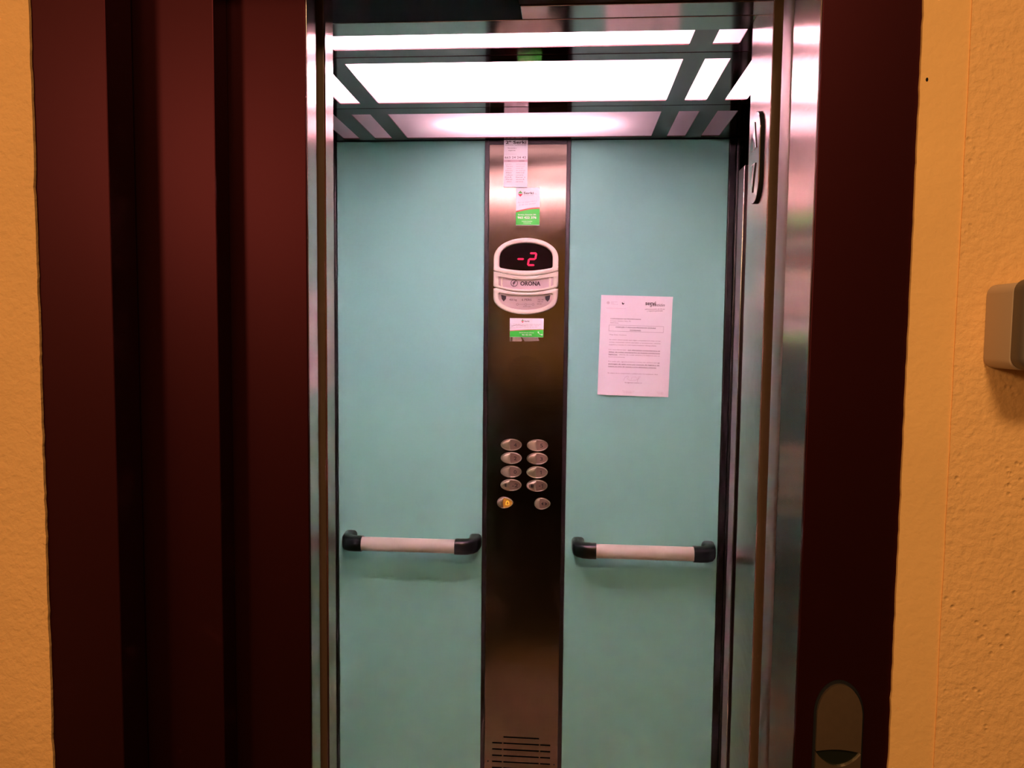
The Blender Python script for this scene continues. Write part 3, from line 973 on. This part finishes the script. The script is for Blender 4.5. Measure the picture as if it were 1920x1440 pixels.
ink.poly([(0.0630, -0.0190), (0.0618, -0.0225), (0.0632, -0.0262), (0.0662, -0.0268), (0.0688, -0.0240), (0.0690, -0.0212), (0.0665, -0.0232), (0.0648, -0.0222)], INK)
ink.poly([(0.0672, -0.0172), (0.0690, -0.0160), (0.0688, -0.0180)], INKF)
T('www.administradoresfincas.com', INKT, 0.016, 0.074, 0.0395, 0.0036)
T('servi', INK, 0.1310, 0.1610, 0.0262, 0.0165, bold=0.03)
T('gestión', INK, 0.1445, 0.1875, 0.0290, 0.0120, shear=0.35, bold=0.005)
T('administración de fincas', INKM, 0.1300, 0.1885, 0.0400, 0.0050, shear=0.4, slant=0.035)
T('y seguros generales', INKM, 0.1360, 0.1830, 0.0450, 0.0050, shear=0.4, slant=0.035)
T('COMUNIDAD DE PROPIETARIOS', INKM, 0.0298, 0.1195, 0.0707, 0.0045, bold=0.014)
T('C/ Lucas Sánchez Sáez, 70', INKG, 0.0298, 0.0895, 0.0770, 0.0042)
T('03203 Elche', INKG, 0.0298, 0.0540, 0.0830, 0.0042)
bx = [(0.0268, -0.0880), (0.1870, -0.0880), (0.1870, -0.1060), (0.0268, -0.1060), (0.0268, -0.0880)]
for a, b in zip(bx, bx[1:]):
    ink.line([a, b], INKM, 0.0005)
T('CHICLES Y MOCOS PEGADOS ZONAS', INK, 0.0464, 0.1640, 0.0957, 0.0052, bold=0.016)
T('COMUNES', INK, 0.0885, 0.1210, 0.1040, 0.0052, bold=0.016)
T('Muy Sres. Vecinos:', INKG, 0.0289, 0.0800, 0.1180, 0.0044)
P1 = ['Se viene observando que algún propietario/s deja en las', 'zonas comunes como paredes y ascensores, chicles', 'pegados y mocos, lo cual resulta bastante desagradable.']
for i, s in enumerate(P1):
    T(s, INKG, 0.0289, (0.1797, 0.1797, 0.1690)[i], 0.1328 + 0.0073 * i, 0.0043)
T('Les recordamos que', INKG, 0.0287, 0.0800, 0.1620, 0.0043)
T('son elementos comunitarios y es', INKM, 0.0850, 0.1795, 0.1620, 0.0043, bold=0.02)
T('deber de todos mantenerlos en buenas condiciones', INKM, 0.0287, 0.1795, 0.1693, 0.0043, bold=0.02)
T('higiénicas,', INKM, 0.0287, 0.0550, 0.1766, 0.0043, bold=0.02)
T('además de cuidar pintura y la limpieza que se', INKG, 0.0590, 0.1795, 0.1766, 0.0043)
T('hace semanalmente.', INKG, 0.0287, 0.0780, 0.1839, 0.0043)
for a, b, v in ((0.0850, 0.1795, 0.1630), (0.0287, 0.1795, 0.1703), (0.0287, 0.0545, 0.1776)):
    ink.line([(a, -v), (b, -v)], INKM, 0.0004)
T('Por todo ello, agradeceríamos a todos los vecinos que', INKG, 0.0287, 0.1715, 0.1975, 0.0043)
T('se', INKM, 0.1740, 0.1795, 0.1975, 0.0043, bold=0.02)
T('abstengan de tales actos por motivos de higiene y de', INKM, 0.0287, 0.1795, 0.2048, 0.0043, bold=0.02)
T('respeto al resto de vecinos y a los elementos comunes.', INKM, 0.0287, 0.1710, 0.2121, 0.0043, bold=0.02)
for a, b, v in ((0.1740, 0.1795, 0.1985), (0.0287, 0.1795, 0.2058), (0.0287, 0.1705, 0.2131)):
    ink.line([(a, -v), (b, -v)], INKM, 0.0004)
T('En espera de su comprensión y colaboración, les saludamos, Atte.', INKG, 0.0287, 0.1770, 0.2320, 0.0042)
sg = [(0.076, -0.252), (0.079, -0.243), (0.088, -0.238), (0.091, -0.240), (0.086, -0.247), (0.095, -0.251), (0.112, -0.250), (0.122, -0.244), (0.125, -0.238), (0.119, -0.240), (0.117, -0.255)]
ink.line(sg, INKF, 0.0006)
ink.line([(0.098, -0.248), (0.101, -0.241), (0.112, -0.240), (0.115, -0.245)], INKF, 0.0005)
T('Servigestión Levante, s.l.', INKM, 0.0800, 0.1310, 0.2590, 0.0044)
for v, b in ((0.2835, 0.195), (0.2865, 0.195), (0.2892, 0.195)):
    T('Inscrita en el Registro Mercantil de Alicante, hoja A, folio, tomo, inscripción primera, C.I.F. B-03, protección de datos', INKF, 0.014, b, v, 0.0022)
ink.poly([(0.0295, -0.2740), (0.0295, -0.2830), (0.0400, -0.2830)], INKF)
ink.done(lt, None, tuple(lt.location))

# ------------------------------------------------------------------ handrails
def elbow(bm, pts, prof):
    """swept rounded-square section; prof gives (half depth, half height) per point"""
    loops = []
    n = len(pts)
    for i, p in enumerate(pts):
        a = Vector((*pts[max(0, i - 1)], 0)); b = Vector((*pts[min(n - 1, i + 1)], 0))
        t = (b - a).normalized()
        nrm = Vector((-t.y, t.x, 0))
        hd_, hh = prof[i]
        lp = []
        for k in range(20):
            ang = 2 * PI * k / 20
            c, s_ = math.cos(ang), math.sin(ang)
            c = math.copysign(abs(c) ** 0.55, c); s_ = math.copysign(abs(s_) ** 0.55, s_)
            q = Vector((p[0], p[1], 0)) + nrm * hd_ * c
            lp.append((q.x, q.y, 0.8725 + hh * s_))
        loops.append(lp)
    loft(bm, loops, True, (True, True))

def handrail(xa, xb, label):
    cx = (xa + xb) / 2
    root = empty('handrail', (cx, YB, 0.8725))
    tag(root, label, 'handrail', 'handrails on the rear wall of the car')
    bm = bmesh.new()
    tube(bm, [(xa - 0.004, 2.245, 0.8725), (xb + 0.004, 2.245, 0.8725)], 0.0208, 28)
    keep_world(tag(obj('bar', bm, RAILB, None, 40), 'beige round bar'), root)
    for sgn, x in ((-1, xa), (1, xb)):
        bm = bmesh.new()
        off = [(0.0, 2.245), (0.020, 2.245), (0.034, 2.247), (0.045, 2.254), (0.051, 2.266), (0.053, 2.285), (0.053, 2.3095)]
        pts = [(x + sgn * d, y) for d, y in off]
        pf = [(0.0222, 0.0222), (0.0222, 0.0222), (0.0215, 0.0222), (0.0195, 0.0222), (0.018, 0.0225), (0.018, 0.0225), (0.0195, 0.0235)]
        elbow(bm, pts, pf)
        keep_world(tag(obj('end_bracket', bm, RAILE, None, 40), 'black curved end bracket'), root)
    return root
handrail(-0.6160, -0.3335, 'beige handrail with black ends on the left teal panel')
handrail(0.0862, 0.3690, 'beige handrail with black ends on the right teal panel below the letter')

# ------------------------------------------------------------------ direction indicator on the right front post
pi_ = empty('direction_indicator', (0.2745, 1.193, 1.78))
tag(pi_, 'oblong steel up and down arrow plate on the right front post', 'indicator')
def capsule(k, hw=0.031, zlo=1.713, zhi=1.848, yc=1.193):
    r = hw - k
    pts = []
    for i in range(17):
        a = PI * i / 16
        pts.append((yc + r * math.cos(a), zhi - hw + r * math.sin(a)))
    for i in range(17):
        a = PI + PI * i / 16
        pts.append((yc + r * math.cos(a), zlo + hw + r * math.sin(a)))
    return pts
def raised(lp, x0, x1, x2, inset, m, name, parent):
    bm = bmesh.new()
    loft(bm, [[(x0, y, z) for y, z in lp(0)], [(x1, y, z) for y, z in lp(0)], [(x2, y, z) for y, z in lp(inset)]], True, (True, True))
    o = obj(name, bm, m, None, 30)
    return keep_world(o, parent)
raised(lambda k: capsule(k), 0.2745, 0.2708, 0.2708, 0.0002, BLACKM, 'shadow_body', pi_)  # body coloured black to give the shadow edge round the plate
raised(lambda k: capsule(k + 0.0010), 0.2709, 0.2701, 0.2697, 0.0004, STEEL, 'plate', pi_)
def tri(y0, y1, y2, z0, z1, z2):
    cy, cz = (y0 + y1 + y2) / 3, (z0 + z1 + z2) / 3
    return lambda k: [(y + (cy - y) * k * 40, z + (cz - z) * k * 40) for y, z in ((y0, z0), (y1, z1), (y2, z2))]
tag(raised(tri(1.195, 1.180, 1.212, 1.8340, 1.7930, 1.7930), 0.2697, 0.2684, 0.2680, 0.0020, STEEL, 'up_arrow', pi_), 'raised arrow pointing up')
tag(raised(tri(1.197, 1.213, 1.182, 1.7300, 1.7715, 1.7715), 0.2697, 0.2684, 0.2680, 0.0020, STEEL, 'down_arrow', pi_), 'raised arrow pointing down')

# ------------------------------------------------------------------ call plate on the right stile
cs = empty('call_plate', (0.3207, YF, 1.0))
tag(cs, 'arched brushed steel call plate on the dark right stile', 'call plate')
def arch(hw, zt, zb, xc=0.3207, zs=1.0740):
    return [(xc + hw * math.cos(PI * i / 24), zs + (zt - zs) * math.sin(PI * i / 24)) for i in range(25)] + [(xc - hw, zb), (xc + hw, zb)]
bm = bmesh.new(); prism(bm, arch(0.0285, 1.1165, 0.930), YF - 0.0012, YF + 0.0005)
keep_world(obj('shadow_plate', bm, BLACKM), cs)  # black plate stands for the faint shadow round the steel face
lens = [(0.3207 + 0.0256 * (1 - i / 12 * 2), 1.0315 + 0.0030 * math.sin(PI * i / 12)) for i in range(13)] + \
       [(0.3207 - 0.0256 * (1 - i / 12 * 2), 1.0300 - 0.0165 * math.sin(PI * i / 12) ** 0.8) for i in range(13)]
upper = arch(0.0256, 1.1125, 1.0315)[:25] + [(0.3207 - 0.0256 * (1 - i / 12 * 2), 1.0315 + 0.0030 * math.sin(PI * i / 12)) for i in range(13)]
lower = [(0.3207 - 0.0256 * (1 - i / 12 * 2), 1.0300 - 0.0165 * math.sin(PI * i / 12) ** 0.8) for i in range(13)] + [(0.3463, 0.94), (0.2951, 0.94)]
bm = bmesh.new(); prism(bm, upper, YF - 0.0050, YF - 0.0010); prism(bm, lower, YF - 0.0050, YF - 0.0010)
keep_world(tag(obj('face_plate', bm, CALLS), 'brushed steel arched face'), cs)
bm = bmesh.new(); prism(bm, lens, YF - 0.0022, YF - 0.0008)
keep_world(tag(obj('lens', bm, mat('call_lens', (0.010, 0.011, 0.006), 0.18, var=0.1)), 'dark lens shaped indicator window'), cs)

# ------------------------------------------------------------------ box on the pitted wall at the right
wx = empty('wall_box', (0.50, 0.8925, 1.53))
tag(wx, 'grey rounded wall box with dark cover on pitted orange wall', 'wall box')
def rbox(x0, x1, y0, y1, z0, z1, r, m, name, label=None, lip=0.004):
    def loop(k, y):
        rr = max(0.001, r - k)
        pts = []
        for (cx, cz, a0) in ((x1 - r, z1 - r, 0), (x0 + r, z1 - r, PI / 2), (x0 + r, z0 + r, PI), (x1 - r, z0 + r, 1.5 * PI)):
            for i in range(7):
                a = a0 + PI / 2 * i / 6
                pts.append((cx + rr * math.cos(a), y, cz + rr * math.sin(a)))
        return pts
    bm = bmesh.new()
    loft(bm, [loop(0, y1), loop(0, y0 + lip), loop(lip * 0.3, y0 + lip * 0.3), loop(lip, y0)], True, (True, True))
    o = keep_world(obj(name, bm, m, None, 60), wx)
    if label: tag(o, label)
    return o
rbox(0.4590, 0.5600, 0.8420, 0.8935, 1.4840, 1.5760, 0.011, GREYP, 'housing', 'grey beige back housing', 0.002)
rbox(0.4595, 0.5595, 0.8200, 0.8420, 1.4850, 1.5790, 0.013, DARKP, 'cover', 'dark brown front cover', 0.008)
rbox(0.4695, 0.5495, 0.8190, 0.8205, 1.4920, 1.5720, 0.008, BLACK, 'window', 'black front window', 0.0006)
rbox(0.4715, 0.5475, 0.8178, 0.8192, 1.4955, 1.5440, 0.006, CREAM, 'insert', 'cream front insert', 0.0006)
